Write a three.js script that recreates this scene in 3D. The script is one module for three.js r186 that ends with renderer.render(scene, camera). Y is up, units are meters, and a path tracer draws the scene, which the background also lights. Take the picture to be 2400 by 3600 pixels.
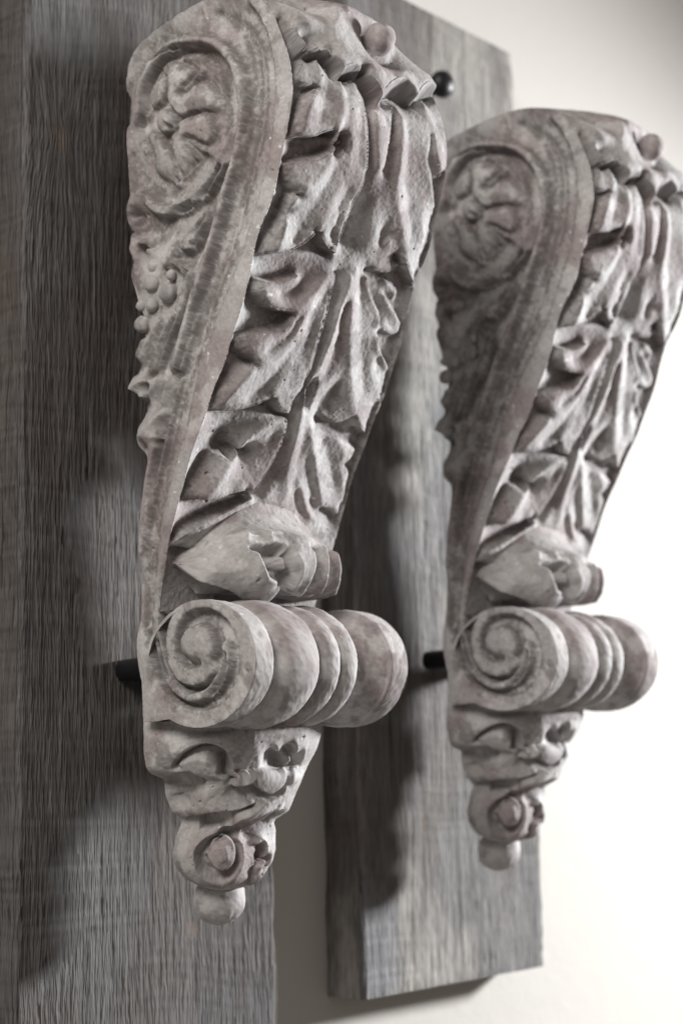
import * as THREE from 'three';
import { mergeGeometries, mergeVertices } from 'three/addons/utils/BufferGeometryUtils.js';
import { RoundedBoxGeometry } from 'three/addons/geometries/RoundedBoxGeometry.js';
import { RectAreaLightUniformsLib } from 'three/addons/lights/RectAreaLightUniformsLib.js';

// ---------------------------------------------------------------- camera, light, exposure
const scene = new THREE.Scene();
const camera = new THREE.PerspectiveCamera(35.05, 682 / 1024, 0.05, 20);
camera.position.set(0, 0, 0.86);
camera.quaternion.setFromRotationMatrix(new THREE.Matrix4().set(
  0.670842, -0.096111, -0.735346, 0,
  -0.018807, 0.989043, -0.146427, 0,
  0.741362, 0.112059, 0.661684, 0,
  0, 0, 0, 1));
camera.focus = 1.01;
camera.userData.fStop = 5.0;
const renderer = new THREE.WebGLRenderer({ antialias: true });
renderer.setSize(682, 1024);
renderer.toneMapping = THREE.LinearToneMapping;
renderer.toneMappingExposure = 1.25;
renderer.shadowMap.enabled = true;
RectAreaLightUniformsLib.init();
scene.background = new THREE.Color().setRGB(0.17, 0.153, 0.142);   // dim light of the room around the wall
function fillLight(color, intensity, w, h, at, to) {
  const l = new THREE.RectAreaLight(color, intensity, w, h);
  l.position.set(...at); l.lookAt(...to); scene.add(l); return l;
}
const focusPoint = [0.78, 0.18, 0.1];
const key = new THREE.SpotLight(0xf7f8fb, 39, 0, 0.5, 0.75, 2);                // lamp to the right, aimed low
key.position.set(3.0, 0.5, 1.12); key.target.position.set(0.95, -0.02, 0.02); key.castShadow = true; key.shadow.radius = 8; key.shadow.mapSize.set(2048, 2048); scene.add(key, key.target);
fillLight(0xfff9f5, 15.0, 0.8, 0.8, [-1.0, 1.3, 0.75], focusPoint);         // soft fill light added at the left to lift the shaded sides

// ---------------------------------------------------------------- small tools
function rng(seed) { let a = seed >>> 0; return () => { a = (a + 0x6D2B79F5) >>> 0; let t = a; t = Math.imul(t ^ (t >>> 15), t | 1); t ^= t + Math.imul(t ^ (t >>> 7), t | 61); return ((t ^ (t >>> 14)) >>> 0) / 4294967296; }; }
const HASH = new Float32Array(4096); { const r = rng(7); for (let i = 0; i < 4096; i++) HASH[i] = r() * 2 - 1; }
const hsh = (x, y, z) => HASH[(Math.imul(x, 73856093) ^ Math.imul(y, 19349663) ^ Math.imul(z, 83492791)) >>> 5 & 4095];
function noise(x, y, z) {
  const xi = Math.floor(x), yi = Math.floor(y), zi = Math.floor(z);
  let u = x - xi, v = y - yi, w = z - zi; u = u * u * (3 - 2 * u); v = v * v * (3 - 2 * v); w = w * w * (3 - 2 * w);
  const L = (a, b, t) => a + (b - a) * t;
  return L(L(L(hsh(xi, yi, zi), hsh(xi + 1, yi, zi), u), L(hsh(xi, yi + 1, zi), hsh(xi + 1, yi + 1, zi), u), v),
    L(L(hsh(xi, yi, zi + 1), hsh(xi + 1, yi, zi + 1), u), L(hsh(xi, yi + 1, zi + 1), hsh(xi + 1, yi + 1, zi + 1), u), v), w);
}
function fbm(x, y, z, n) { let s = 0, a = 0.5; for (let i = 0; i < n; i++) { s += a * noise(x, y, z); x = x * 2.03 + 5.1; y = y * 2.03 + 1.7; z = z * 2.03 + 3.3; a *= 0.5; } return s; }
const clamp = (x, a, b) => Math.min(b, Math.max(a, x));
const smooth = (a, b, x) => { const t = clamp((x - a) / (b - a), 0, 1); return t * t * (3 - 2 * t); };
const U = 1e-4;                                                    // carved data are in tenths of a millimetre

// a carved relief: ridge and hollow lines with their heights, joined by a taut skin (Laplace), coarse to fine
function relief(nx, ny, lines) {                                   // lines: arrays of [i, j, h, i, j, h ...] in 0..1 grid units
  lines = lines.map((L) => { const n = L.length / 3; if (n < 3) return L; const o = [], at = (i, k) => L[clamp(i, 0, n - 1) * 3 + k];       // rounded through its points
    for (let i = 0; i < n - 1; i++) for (let t = 0; t < 1; t += 0.25) for (let k = 0; k < 3; k++) { const a = at(i - 1, k), b = at(i, k), c = at(i + 1, k), d = at(i + 2, k); o.push(k === 2 ? b + (c - b) * t : b + 0.4 * (c - a) * t + (3 * (c - b) - 0.8 * (c - a) - 0.4 * (d - b)) * t * t + (0.4 * (c - a) + 0.4 * (d - b) - 2 * (c - b)) * t ** 3); }
    o.push(at(n - 1, 0), at(n - 1, 1), at(n - 1, 2)); return o; });
  let prev = null, pw = 0, ph = 0;
  const levels = []; for (let k = 5; k >= 0; k--) { const w = Math.ceil((nx - 1) / 2 ** k) + 1, h = Math.ceil((ny - 1) / 2 ** k) + 1; if (w > 4 && h > 4) levels.push([w, h]); }
  for (const [w, h] of levels) {
    const sum = new Float32Array(w * h), cnt = new Float32Array(w * h);
    for (const L of lines) for (let p = 0; p + 5 < L.length; p += 3) {
      const x0 = L[p] * (w - 1), y0 = L[p + 1] * (h - 1), x1 = L[p + 3] * (w - 1), y1 = L[p + 4] * (h - 1);
      const n = Math.max(1, Math.ceil(Math.max(Math.abs(x1 - x0), Math.abs(y1 - y0)) * 1.5));
      for (let k = 0; k <= n; k++) { const t = k / n, i = Math.round(x0 + (x1 - x0) * t), j = Math.round(y0 + (y1 - y0) * t);
        if (i < 0 || j < 0 || i >= w || j >= h) continue; sum[j * w + i] += L[p + 2] + (L[p + 5] - L[p + 2]) * t; cnt[j * w + i]++; }
    }
    const f = new Float32Array(w * h);
    for (let j = 0; j < h; j++) for (let i = 0; i < w; i++) {
      const q = j * w + i;
      if (cnt[q]) { f[q] = sum[q] / cnt[q]; continue; }
      if (!prev) { f[q] = 0; continue; }
      const x = i / (w - 1) * (pw - 1), y = j / (h - 1) * (ph - 1), a = Math.min(pw - 2, Math.floor(x)), b = Math.min(ph - 2, Math.floor(y)), u = x - a, v = y - b;
      f[q] = (prev[b * pw + a] * (1 - u) + prev[b * pw + a + 1] * u) * (1 - v) + (prev[(b + 1) * pw + a] * (1 - u) + prev[(b + 1) * pw + a + 1] * u) * v;
    }
    const it = w < 60 ? 300 : 60;
    for (let k = 0; k < it; k++) for (let j = 0; j < h; j++) for (let i = 0; i < w; i++) {
      const q = j * w + i; if (cnt[q]) continue;
      const l = f[i ? q - 1 : q + 1], r = f[i < w - 1 ? q + 1 : q - 1], u = f[j ? q - w : q + w], d = f[j < h - 1 ? q + w : q - w];
      f[q] += 1.7 * ((l + r + u + d) * 0.25 - f[q]);
    }
    prev = f; pw = w; ph = h;
  }
  return prev;
}
function soften(f, w, h, times) {
  for (let k = 0; k < times; k++) { const g = f.slice();
    for (let j = 1; j < h - 1; j++) for (let i = 1; i < w - 1; i++) { const q = j * w + i; f[q] = 0.25 * g[q] + 0.125 * (g[q - 1] + g[q + 1] + g[q - w] + g[q + w]) + 0.0625 * (g[q - w - 1] + g[q - w + 1] + g[q + w - 1] + g[q + w + 1]); } }
  return f;
}
// round the ridges over, keep the cut edges
function carve(f, w, h, cell) {
  const sharp = soften(f.slice(), w, h, 3), soft = soften(f.slice(), w, h, 12), g = new Float32Array(w * h);
  for (let j = 1; j < h - 1; j++) for (let i = 1; i < w - 1; i++) { const q = j * w + i; g[q] = Math.hypot(sharp[q + 1] - sharp[q - 1], sharp[q + w] - sharp[q - w]) / (2 * cell); }
  soften(g, w, h, 4);
  for (let q = 0; q < g.length; q++) { const t = smooth(0.75, 1.5, g[q]); f[q] = soft[q] + (sharp[q] - soft[q]) * t; }
  return f;
}
// patina and painted recess shade in the cut hollows: grainy, broken patches along the traced lines, in (a, b) carving coordinates
function grimeShade(lines, below) { const S = []; for (const l of lines) for (let k = 0; k + 5 < l.length; k += 3) if (l[k + 2] < below && l[k + 5] < below) S.push([l[k] * U, l[k + 1] * U, l[k + 3] * U, l[k + 4] * U]);
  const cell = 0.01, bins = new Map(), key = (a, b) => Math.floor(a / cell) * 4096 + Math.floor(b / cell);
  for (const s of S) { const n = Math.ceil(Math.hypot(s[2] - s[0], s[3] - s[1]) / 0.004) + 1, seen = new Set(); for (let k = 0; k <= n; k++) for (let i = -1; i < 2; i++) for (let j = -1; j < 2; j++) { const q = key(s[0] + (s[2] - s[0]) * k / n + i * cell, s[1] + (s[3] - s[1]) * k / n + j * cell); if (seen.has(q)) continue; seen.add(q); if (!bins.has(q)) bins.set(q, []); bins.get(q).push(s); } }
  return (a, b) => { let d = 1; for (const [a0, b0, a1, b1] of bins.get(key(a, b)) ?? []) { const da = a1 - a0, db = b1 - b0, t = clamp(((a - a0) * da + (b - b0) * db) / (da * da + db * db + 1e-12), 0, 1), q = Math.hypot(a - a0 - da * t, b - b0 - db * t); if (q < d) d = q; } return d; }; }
function soilShade(c, o, d, x, y, z, amount) { if (d > 0.009) return;
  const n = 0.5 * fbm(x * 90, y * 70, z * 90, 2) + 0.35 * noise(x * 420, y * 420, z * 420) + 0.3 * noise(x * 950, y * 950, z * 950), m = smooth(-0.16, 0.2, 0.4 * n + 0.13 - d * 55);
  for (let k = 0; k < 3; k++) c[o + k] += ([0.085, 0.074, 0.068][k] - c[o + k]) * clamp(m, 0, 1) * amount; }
// casting flaws: little air holes, and a slightly lumpy skin
function flaws(f, w, h, cell, seed, count) {
  const r = rng(seed);
  for (let j = 0; j < h; j++) for (let i = 0; i < w; i++) f[j * w + i] += 0.0004 * fbm(i * cell * 90, j * cell * 90, seed, 3) + 0.00007 * noise(i * cell * 420, j * cell * 420, seed);
  for (let k = 0; k < count; k++) {
    const x = r() * w, y = r() * h, R = (0.0005 + 0.0007 * r() ** 4) / cell, dep = Math.min(0.0022, R * cell * 1.6);
    for (let j = Math.floor(y - R - 1); j <= y + R + 1; j++) for (let i = Math.floor(x - R - 1); i <= x + R + 1; i++) {
      if (i < 1 || j < 1 || i >= w - 1 || j >= h - 1) continue;
      const d = Math.hypot(i - x, j - y) / R; if (d < 1) f[j * w + i] -= dep * Math.sqrt(1 - d * d); }
  }
  return f;
}
// colour of the cast stone: grey body, worn paler skin and brownish pink wash in patches
const CG = [0.36, 0.348, 0.338], CP = [0.27, 0.226, 0.222], CL = [0.50, 0.488, 0.478], CD = [0.17, 0.156, 0.152];
function stoneColor(x, y, z, out, o) {
  const a = smooth(-0.06, 0.16, fbm(x * 26, y * 20, z * 26, 4)), b = smooth(0.02, 0.25, fbm(x * 60 + 9, y * 48, z * 60, 4)), c = smooth(0.16, 0.3, fbm(x * 110, y * 90 + 4, z * 110, 3));
  const s = 1 + 0.16 * noise(x * 700, y * 700, z * 700) + 0.1 * noise(x * 1500, y * 1500, z * 1500);
  for (let k = 0; k < 3; k++) { let v = CG[k]; v += (CP[k] - v) * a * 0.75; v += (CL[k] - v) * b * 0.6; v += (CD[k] - v) * c * 0.55; out[o + k] = v * s; }
  if (noise(x * 260 + 31, y * 260, z * 260) > 0.9) for (let k = 0; k < 3; k++) out[o + k] = 0.66 - 0.015 * k;                    // flecks of plaster
}
function stoneColors(g) {                                          // skin of the casting: fine grain along the normal, then its colour
  if (!g.attributes.normal) g.computeVertexNormals();
  { const p = g.attributes.position.array, n = g.attributes.normal.array; for (let i = 0; i < p.length; i += 3) { const x = p[i], y = p[i + 1], z = p[i + 2], h = 0.00013 * noise(x * 620, y * 620, z * 620) + 0.00011 * noise(x * 330 + 9, y * 330, z * 330) + 0.0001 * noise(x * 1250, y * 1250, z * 1250); for (let k = 0; k < 3; k++) p[i + k] += n[i + k] * h; } g.computeVertexNormals(); }
  const p = g.attributes.position, c = new Float32Array(p.count * 3);
  for (let i = 0; i < p.count; i++) stoneColor(p.getX(i), p.getY(i), p.getZ(i), c, i * 3);
  g.setAttribute('color', new THREE.BufferAttribute(c, 3)); return g;
}
function dataTexture(w, h, fill, srgb) {
  const d = new Uint8Array(w * h * 4);
  for (let j = 0; j < h; j++) for (let i = 0; i < w; i++) { const c = fill(i, j), q = (j * w + i) * 4; d[q] = clamp(c[0] * 255, 0, 255); d[q + 1] = clamp(c[1] * 255, 0, 255); d[q + 2] = clamp(c[2] * 255, 0, 255); d[q + 3] = 255; }
  const t = new THREE.DataTexture(d, w, h); t.wrapS = t.wrapT = THREE.RepeatWrapping; t.magFilter = THREE.LinearFilter; t.minFilter = THREE.LinearMipmapLinearFilter; t.generateMipmaps = true;
  if (srgb) t.colorSpace = THREE.SRGBColorSpace; t.needsUpdate = true; return t;
}
const enc = (v) => v <= 0.0031308 ? 12.92 * v : 1.055 * v ** (1 / 2.4) - 0.055;
// fine grain of the stone, one tile is 8 cm
function tileNoise(n, cells, seed) { const r = rng(seed), g = new Float32Array(cells * cells); for (let i = 0; i < g.length; i++) g[i] = r() * 2 - 1;
  return (i, j) => { const x = i / n * cells, y = j / n * cells, a = Math.floor(x), b = Math.floor(y); let u = x - a, v = y - b; u = u * u * (3 - 2 * u); v = v * v * (3 - 2 * v);
    const G = (p, q) => g[((q % cells) + cells) % cells * cells + ((p % cells) + cells) % cells];
    return (G(a, b) * (1 - u) + G(a + 1, b) * u) * (1 - v) + (G(a, b + 1) * (1 - u) + G(a + 1, b + 1) * u) * v; }; }
const stone = new THREE.MeshStandardMaterial({ color: 0xffffff, vertexColors: true, roughness: 0.8 });

function mesh(name, geometry, material, parent) {
  const m = new THREE.Mesh(geometry, material); m.name = name; m.castShadow = m.receiveShadow = true; (parent ?? scene).add(m); return m;
}
const box = (x0, x1, y0, y1, z0, z1) => new THREE.BoxGeometry(x1 - x0, y1 - y0, z1 - z0).translate((x0 + x1) / 2, (y0 + y1) / 2, (z0 + z1) / 2);

// Catmull-Rom curve through evenly spaced (y, z) pairs, with its outward normal
function curve(list) {
  const n = list.length / 2, P = []; for (let i = 0; i < n; i++) P.push([list[2 * i] * U, list[2 * i + 1] * U]);
  let len = 0; for (let i = 1; i < n; i++) len += Math.hypot(P[i][0] - P[i - 1][0], P[i][1] - P[i - 1][1]);
  const at = (s) => { const t = clamp(s / len, 0, 1) * (n - 1), i = Math.min(n - 2, Math.floor(t)), u = t - i, b = P[i], c = P[i + 1], a = P[i - 1] ?? [2 * b[0] - c[0], 2 * b[1] - c[1]], d = P[i + 2] ?? [2 * c[0] - b[0], 2 * c[1] - b[1]];
    const f = (k) => 0.5 * (2 * b[k] + (c[k] - a[k]) * u + (2 * a[k] - 5 * b[k] + 4 * c[k] - d[k]) * u * u + (3 * b[k] - a[k] - 3 * c[k] + d[k]) * u ** 3), g = (k) => 0.5 * ((c[k] - a[k]) + 2 * (2 * a[k] - 5 * b[k] + 4 * c[k] - d[k]) * u + 3 * (3 * b[k] - a[k] - 3 * c[k] + d[k]) * u * u);
    const ty = g(0), tz = g(1), m = Math.hypot(ty, tz) || 1; return [f(0), f(1), tz / m, -ty / m]; };
  return { len, at };
}
const FRONT_PROFILE = [5810,20,5851,49,5889,81,5921,119,5944,162,5960,210,5972,258,5982,307,5991,356,5999,405,6007,454,6014,503,6021,553,6026,602,6029,652,6032,702,6034,751,6034,801,6033,851,6029,901,6023,950,6014,999,6003,1047,5988,1095,5971,1142,5949,1187,5925,1230,5896,1271,5865,1309,5829,1344,5791,1375,5749,1403,5705,1426,5659,1446,5613,1465,5567,1484,5521,1502,5474,1519,5426,1534,5378,1546,5329,1556,5280,1564,5230,1568,5181,1568,5131,1565,5082,1557,5033,1545,4986,1532,4938,1517,4891,1501,4844,1485,4796,1470,4749,1455,4701,1440,4653,1426,4606,1410,4560,1392,4515,1369,4473,1344,4431,1317,4388,1291,4345,1266,4300,1245,4254,1227,4206,1211,4159,1196,4111,1182,4064,1167,4016,1152,3970,1134,3924,1114,3879,1092,3835,1070,3790,1048,3745,1027,3700,1006,3654,986,3609,965,3565,941,3523,915,3481,888,3439,861,3396,836,3352,813,3307,791,3263,768,3220,743,3177,718,3134,692,3091,668,3047,645,3002,624,2956,604,2909,587,2863,569,2816,550,2771,530,2725,510,2679,492,2633,473,2587,455,2541,435,2495,416,2448,399,2401,383,2354,367,2307,350,2260,332,2213,317,2165,304,2116,294,2067,286];
const CURL_PROFILE = [2875,654,2846,659,2816,664,2787,669,2758,677,2730,687,2703,700,2677,714,2652,730,2628,748,2605,768,2583,787,2559,805,2534,822,2509,838,2483,853,2456,864,2427,872,2398,877,2368,878,2338,875,2309,869,2281,859,2254,845,2230,829,2207,809,2186,788,2167,765,2151,740,2137,714,2126,686,2116,658,2107,629,2099,601,2092,572,2086,542,2081,513,2075,484];
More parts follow.
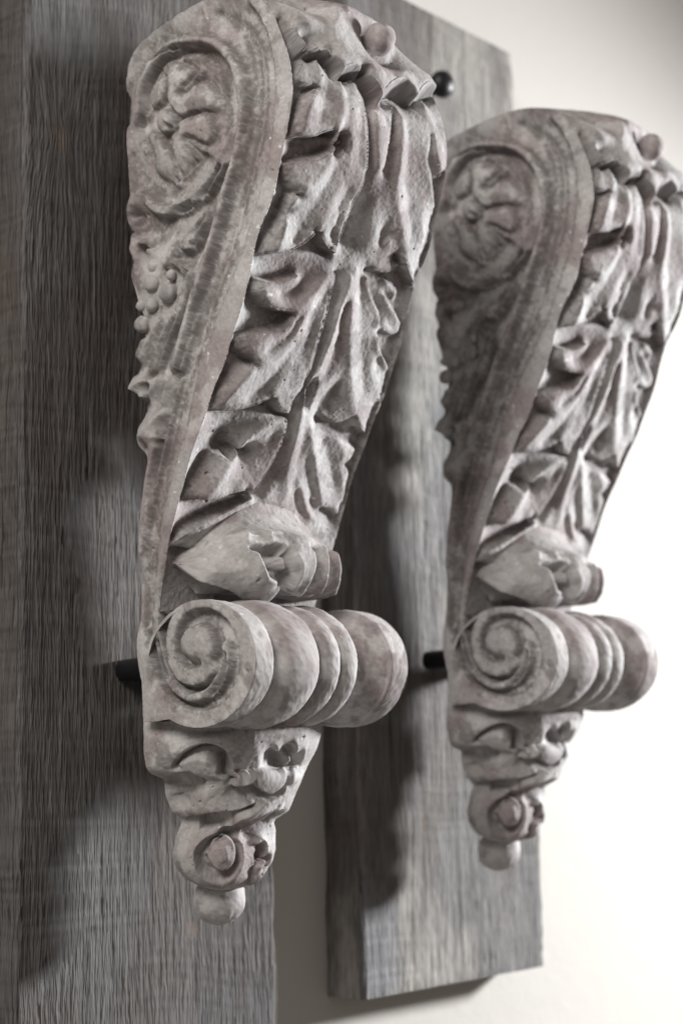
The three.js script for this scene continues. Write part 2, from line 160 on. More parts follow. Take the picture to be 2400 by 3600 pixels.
const FRONT_LINES = [[-728,1603,0,-651,1847,120,-525,1830,120,-437,1859,130,-384,1894,130,-367,1921,120,-379,1959,80],[-728,1610,-65,-667,1862,-65,-526,1852,-65,-446,1879,-65,-399,1910,-65,-389,1923,-65,-400,1952,-65],[-379,1959,80,-345,1916,110,-283,1887,130,-174,1875,130,-76,1926,130,-6,1978,110,-9,2005,70],[-362,1973,-65,-332,1934,-65,-278,1908,-65,-178,1897,-65,-87,1945,-65,-23,1992,-65,-31,2003,-65],[29,1989,70,23,1956,110,105,1886,130,227,1814,140,306,1812,140,379,1837,120,431,1853,80],[51,1985,-65,41,1969,-65,118,1904,-65,235,1835,-65,303,1834,-65,372,1858,-65,425,1874,-65],[431,1853,80,453,1814,110,553,1730,120,631,1692,120,724,1670,90],[450,1864,-65,469,1829,-65,565,1748,-65,638,1713,-65,728,1691,-65],[-728,1534,40,-699,1558,90,-650,1615,120,-584,1664,130,-468,1631,130,-370,1586,150,-295,1506,180],[-498,1411,20,-388,1459,20],[-247,1450,190,-330,1560,180,-394,1648,160,-357,1712,150,-307,1821,150,-155,1832,150,-5,1854,160],[81,1794,120,163,1802,112,303,1719,112,463,1673,112,668,1611,105],[19,1520,30,38,1617,20,152,1652,20,273,1612,40,442,1444,60],[-212,1478,220,401,1389,170],[-517,1810,40,-533,1880,50,-531,1961,60,-541,2022,60,-568,2074,50,-637,2168,60,-663,2268,60,-654,2350,50],[-553,1774,10,-641,1908,10,-728,2039,10,-685,2067,20,-616,2060,30,-561,2049,40],[-571,1762,-60,-659,1896,-60,-728,2033,-60,-689,2089,-60,-613,2082,-60,-557,2071,-60],[-589,2098,20,-665,2191,0,-706,2284,-10,-725,2408,0,-716,2423,10,-640,2389,40,-538,2366,40,-464,2318,60,-407,2298,60],[-606,2084,-65,-684,2179,-65,-727,2278,-65,-728,2406,-65,-711,2444,-65,-633,2410,-65,-530,2386,-65,-454,2338,-65,-400,2319,-65],[-440,1833,30,-443,1931,30,-458,2012,30,-497,2156,30,-539,2273,30],[-353,1941,60,-364,2015,70,-372,2103,80,-375,2197,80,-381,2279,80,-378,2344,70,-378,2415,60,-443,2481,50],[-381,2379,-100,-330,2342,-100,-278,2306,-100,-284,2359,-100,-352,2407,-100],[-637,2452,-70,-537,2426,-70],[-601,2504,-70,-484,2467,-70],[-284,1950,48,-299,2072,48,-292,2171,48,-285,2300,48,-300,2405,48,-325,2510,48],[-236,1924,55,-257,2062,55,-269,2198,55,-252,2325,55,-213,2481,55],[-178,2070,43,-173,2238,43,-127,2431,43],[-163,1850,30,-197,1967,60,-154,2038,60,-126,2130,60,-105,2222,60,-70,2346,60,-43,2451,60],[-142,1856,-60,-175,1966,-60,-134,2029,-60,-105,2124,-60,-84,2216,-60,-49,2340,-60,-22,2446,-60],[-45,2076,65,-34,2237,65,-5,2329,65,42,2435,65],[23,2099,65,33,2221,65,51,2350,65,69,2428,65],[171,1973,40,137,2123,40,120,2264,40,117,2397,40],[192,1978,-60,159,2127,-60,142,2266,-60,139,2397,-60],[-728,2594,10,-655,2565,30,-577,2533,40,-466,2475,50,-383,2420,60],[-728,2574,-55,-663,2545,-55,-586,2513,-55,-477,2456,-55,-395,2402,-55],[-728,2601,10,-706,2640,10,-665,2684,20,-610,2721,30,-576,2723,60],[-728,2612,-60,-724,2653,-60,-679,2701,-60,-619,2741,-60,-577,2745,-60],[-392,2292,70,-391,2421,70,-421,2551,70,-486,2644,70,-571,2723,70,-630,2812,70,-641,2900,70,-618,3013,70,-616,3109,60],[-652,2578,30,-645,2644,40,-621,2712,50],[-616,2771,30,-637,2884,10,-677,3012,0,-728,3151,0,-724,3164,10,-660,3153,20,-600,3128,50,-505,3091,60,-420,3028,60,-369,2962,70,-336,2906,70],[-638,2767,-65,-658,2879,-65,-698,3005,-65,-728,3145,-65,-725,3186,-65,-654,3174,-65,-592,3148,-65,-494,3110,-65,-405,3044,-65,-351,2974,-65,-317,2917,-65],[-312,2463,25,-342,2590,25,-406,2709,25,-441,2788,25,-470,2917,25,-492,3034,25],[-243,2571,40,-287,2693,50,-319,2797,60,-342,2865,70,-334,2902,70],[-332,2905,70,-271,2961,60,-191,3000,50,-110,3015,50],[-347,2921,-65,-283,2979,-65,-198,3021,-65,-114,3037,-65],[-154,2606,25,-199,2715,25,-211,2821,25,-196,2896,25,-147,2959,25],[-113,2209,60,-81,2332,60,-55,2466,60,-61,2581,60,-96,2654,60],[-92,2203,-60,-60,2327,-60,-33,2464,-60,-40,2586,-60,-76,2664,-60],[-85,2652,50,-174,2730,50,-217,2787,50,-210,2849,50,-166,2910,50,-114,2966,50,-103,3014,50],[-13,2895,-100,-20,2830,-100,-6,2769,-100],[17,2920,-100,13,2838,-100,13,2777,-100],[-96,2654,60,-120,2735,60,-131,2816,60,-131,2899,60,-120,2964,60],[-75,2660,-60,-98,2740,-60,-109,2817,-60,-109,2897,-60,-98,2960,-60],[-728,3316,10,-682,3319,30,-624,3320,50,-540,3309,50,-470,3280,60,-386,3229,60],[-727,3294,-55,-681,3297,-55,-626,3298,-55,-546,3288,-55,-480,3260,-55,-397,3210,-55],[-728,3328,0,-728,3367,0,-707,3396,10,-646,3433,20,-565,3465,30,-484,3471,40,-408,3462,50,-359,3458,70],[-728,3328,-65,-728,3373,-65,-721,3413,-65,-656,3453,-65,-570,3486,-65,-484,3493,-65,-406,3484,-65,-357,3480,-65],[-662,3371,50,-614,3399,50,-535,3418,40,-456,3418,30],[-485,3364,-10,-348,3322,-10,-246,3251,0],[-119,3158,60,-193,3260,70,-269,3348,70,-342,3428,70],[-728,3708,10,-670,3675,20,-567,3642,40,-447,3600,50,-378,3554,60,-359,3481,70],[-728,3689,-55,-678,3655,-55,-574,3621,-55,-456,3580,-55,-396,3541,-55,-380,3475,-55],[-728,3725,0,-714,3759,10,-643,3792,20,-590,3801,40,-536,3816,70],[-728,3733,-65,-728,3776,-65,-650,3813,-65,-595,3822,-65,-542,3837,-65],[-356,3467,70,-375,3548,70,-406,3598,60,-489,3638,60,-566,3689,60,-629,3747,50],[-629,3747,50,-575,3785,50,-536,3816,70],[-283,3474,40,-322,3604,40,-390,3662,40,-478,3736,40],[-215,3389,60,-281,3495,70,-314,3624,70,-388,3711,70,-479,3779,70,-534,3817,70,-576,3886,70,-610,3947,70,-655,4028,70,-682,4124,50],[-681,3889,-10,-693,3955,-10,-723,4046,-10,-728,4113,0,-728,4173,0,-665,4176,20,-574,4160,40,-473,4123,50,-385,4074,60,-316,4030,60,-295,4006,70],[-703,3885,-65,-714,3949,-65,-728,4041,-65,-728,4112,-65,-728,4189,-65,-663,4198,-65,-568,4181,-65,-464,4143,-65,-374,4093,-65,-303,4048,-65,-278,4020,-65],[-238,3672,20,-295,3775,20,-346,3885,20,-393,3984,20,-482,4075,20],[-96,3265,28,-159,3390,28,-194,3554,28,-208,3660,28],[-156,3381,40,-144,3486,30,-143,3651,20,-205,3772,30,-274,3883,50,-303,3957,60,-294,4006,70],[-294,4006,70,-236,4061,50,-162,4106,40,-95,4108,40],[-309,4022,-65,-249,4079,-65,-169,4127,-65,-96,4130,-65],[-58,3152,60,-62,3270,60,-69,3410,60,-60,3550,60,-54,3699,60,-56,3793,60],[-36,3153,-60,-40,3271,-60,-47,3410,-60,-38,3549,-60,-32,3699,-60,-34,3793,-60],[-46,3794,50,-120,3814,50,-177,3868,50,-174,3925,50,-124,4010,50,-95,4074,50,-93,4107,40],[32,3873,-100,9,3926,-100,16,3982,-100,43,4016,-100],[47,3884,-100,53,3960,-100,49,4008,-100],[-56,3793,60,-80,3857,60,-53,3921,30,-105,3987,60,-101,4067,60],[-35,3801,-60,-58,3856,-60,-31,3925,-60,-84,3994,-60,-79,4066,-60],[75,3138,60,75,3242,60,45,3356,60,41,3502,60,20,3709,60,-27,3884,60,10,4025,60,21,4182,60],[123,3417,22,120,3528,22,100,3720,22,68,3837,22,86,3989,22,121,4142,22],[-585,4462,0,-524,4464,20,-465,4484,50],[-584,4440,-55,-520,4442,-55,-458,4463,-55],[-125,4144,50,-237,4190,50,-319,4271,40,-367,4354,40,-403,4433,50,-461,4492,60],[-513,4356,-100,-526,4408,-100,-425,4417,-100,-329,4412,-100,-278,4413,-100],[-461,4492,60,-497,4602,70,-534,4664,70,-597,4737,60],[-590,4481,-10,-633,4585,-20,-697,4705,-10,-728,4765,0,-655,4770,20,-569,4763,50,-463,4736,60,-379,4701,60,-267,4665,70],[-610,4473,-65,-653,4576,-65,-716,4695,-65,-728,4777,-65,-655,4792,-65,-565,4785,-65,-456,4757,-65,-372,4722,-65,-260,4686,-65],[-145,4262,20,-212,4388,20,-277,4512,20,-332,4607,30,-389,4670,40],[-101,4136,60,-77,4252,60,-79,4381,60,-118,4526,60,-165,4640,60,-217,4693,60],[-79,4132,-60,-55,4250,-60,-57,4384,-60,-97,4533,-60,-146,4651,-60,-201,4708,-60],[-158,4710,40,-265,4763,50,-386,4832,60,-540,4922,60,-666,4997,50,-728,5074,10],[-168,4690,-65,-275,4744,-65,-397,4813,-65,-551,4903,-65,-680,4980,-65,-728,5060,-65],[-726,5102,0,-658,5089,20,-549,5102,30,-433,5075,30],[-722,5124,-65,-658,5111,-65,-548,5124,-65,-428,5096,-65],[-220,4848,0,-339,4934,0,-437,5014,10,-503,5069,20],[-6,4074,60,26,4224,60,48,4376,60,86,4536,50,133,4687,40],[-12,4498,10,-3,4594,20,-41,4693,30],[120,4188,15,154,4340,15,180,4504,15,173,4567,15],[249,2029,45,237,2169,52,248,2301,52,266,2373,52],[249,2115,52,241,2252,52,249,2389,52,284,2526,52,327,2625,52,394,2718,52,468,2815,45,569,2860,38],[248,1944,15,194,2137,15,164,2287,15],[177,2323,12,161,2486,12,137,2651,12,128,2782,12,171,2905,12],[208,2258,8,210,2401,22,216,2515,30,237,2604,30],[333,2021,13,325,2174,13,355,2338,13],[331,2125,13,353,2293,13,386,2430,13,446,2562,13,496,2662,13,547,2746,13],[427,1890,8,433,2035,22,417,2188,30,467,2310,30],[444,2291,22,515,2397,30,572,2531,30,598,2637,30,646,2722,30,644,2796,22,613,2848,22],[557,1789,30,541,1914,38,571,2001,38,588,2110,38,611,2176,38,692,2254,30],[583,2041,38,632,2152,30,704,2263,22,728,2329,8,728,2344,0],[684,1762,-8,682,1906,0,700,2070,8,728,2207,8],[728,1764,0,728,1944,0,728,2103,-8],[541,2079,50,513,2240,50,564,2311,50,624,2412,50,728,2528,10,728,2580,10],[563,2083,-50,535,2238,-50,582,2299,-50,642,2399,-50,728,2516,-50,728,2580,-50],[728,2582,10,728,2631,10,728,2690,20],[728,2582,-50,728,2631,-50,728,2690,-50],[728,2690,20,728,2776,20,728,2881,10,728,3017,0,728,3089,0],[728,2690,-50,728,2776,-50,728,2881,-50,728,3017,-50,728,3089,-50],[728,2286,-70,728,2324,-70,728,2360,-70,728,2396,-70],[267,2802,-25,294,2776,-25,348,2784,-25,315,2821,-25,302,2872,-25],[187,2767,22,198,2836,22,228,2899,15,259,3033,8],[268,3035,0,338,3046,10,446,3038,10,505,2998,20,531,2941,30],[265,3057,-65,338,3068,-65,452,3059,-65,522,3012,-65,551,2950,-65],[290,2642,38,322,2735,38,338,2803,30,306,2871,22],[339,2839,30,386,2932,15,456,2979,15],[493,2892,60,593,2981,60,723,3057,40,728,3086,10],[478,2908,-65,580,2999,-65,709,3074,-65,706,3090,-65],[642,2877,8,728,2948,15,728,3026,8],[129,3082,45,141,3230,45,155,3371,52,270,3644,52,338,3786,52,421,3906,52,554,4047,38,678,4093,15],[211,3118,3,284,3353,3,372,3563,3,453,3703,3,533,3845,3],[126,3310,5,119,3443,5,132,3568,5,140,3680,5,126,3795,5],[248,3104,40,351,3234,40,444,3320,40,478,3386,40],[265,3090,-50,367,3219,-50,461,3306,-50,498,3376,-50],[495,3470,40,553,3559,40,668,3634,30,728,3672,0],[513,3458,-50,568,3543,-50,680,3616,-50,728,3653,-50],[728,3672,0,728,3717,0,717,3764,10],[728,3672,-50,728,3720,-50,728,3769,-50],[717,3764,10,728,3831,10,728,3875,0],[728,3760,-50,728,3829,-50,728,3875,-50],[420,3400,15,491,3575,22,543,3722,22,678,3818,15,726,3889,15,728,4013,8],[495,3192,10,620,3274,10,728,3345,-10],[507,3174,-50,632,3256,-50,728,3327,-50],[728,3350,-10,728,3381,-10,660,3425,0,536,3414,20],[728,3350,-50,728,3396,-50,664,3447,-50,534,3436,-50],[492,3264,-20,573,3339,-20,644,3387,-20],[564,3610,-10,651,3673,-10,725,3708,-10],[484,3099,0,618,3141,-10,605,3189,-10],[491,3078,-50,631,3123,-50,626,3195,-50],[728,3875,0,728,3965,0,728,4077,0,728,4149,0],[728,3875,-50,728,3965,-50,728,4077,-50,728,4149,-50],[728,4149,0,728,4144,10,614,4099,30],[706,4149,-55,719,4164,-55,606,4119,-55],[212,3584,30,285,3768,38,360,3937,38],[139,3873,15,163,3820,30,228,3772,30,285,3772,38],[287,3854,-25,296,3935,-25,309,4006,-25],[222,4074,0,348,4111,10,460,4085,20,505,4033,40],[216,4095,-65,347,4133,-65,470,4105,-65,522,4047,-65],[309,3936,22,336,4049,15],[209,3969,-15,200,4037,-22,202,4099,-22],[150,4155,22,224,4281,38,327,4429,38,412,4565,38,511,4695,22],[251,4167,0,339,4192,0,454,4203,0,572,4236,10,684,4275,0],[257,4146,-55,343,4170,-55,458,4181,-55,579,4215,-55,691,4254,-55],[684,4276,0,673,4342,0,632,4389,0],[706,4280,-50,693,4351,-50,649,4403,-50],[636,4397,0,689,4431,10,728,4484,0,728,4582,0,728,4680,0],[648,4378,-50,704,4415,-50,728,4478,-50,728,4582,-50,728,4680,-50],[728,4689,0,728,4736,0,728,4745,0,632,4705,10,548,4703,20],[728,4689,-55,728,4736,-55,721,4766,-55,627,4726,-55,547,4725,-55],[333,4246,-10,462,4366,-10,572,4497,-10,631,4582,0],[455,4218,20,570,4290,20,577,4363,20],[609,4450,20,701,4553,20,728,4669,8],[123,4225,20,189,4374,20,197,4433,8,220,4533,8,193,4575,8],[260,4372,0,352,4520,0,444,4649,0],[219,4558,30,297,4658,30,389,4755,30,514,4810,15],[246,4612,-10,316,4720,-10,395,4782,-10],[407,4674,-20,515,4782,-20,655,4848,-22]];
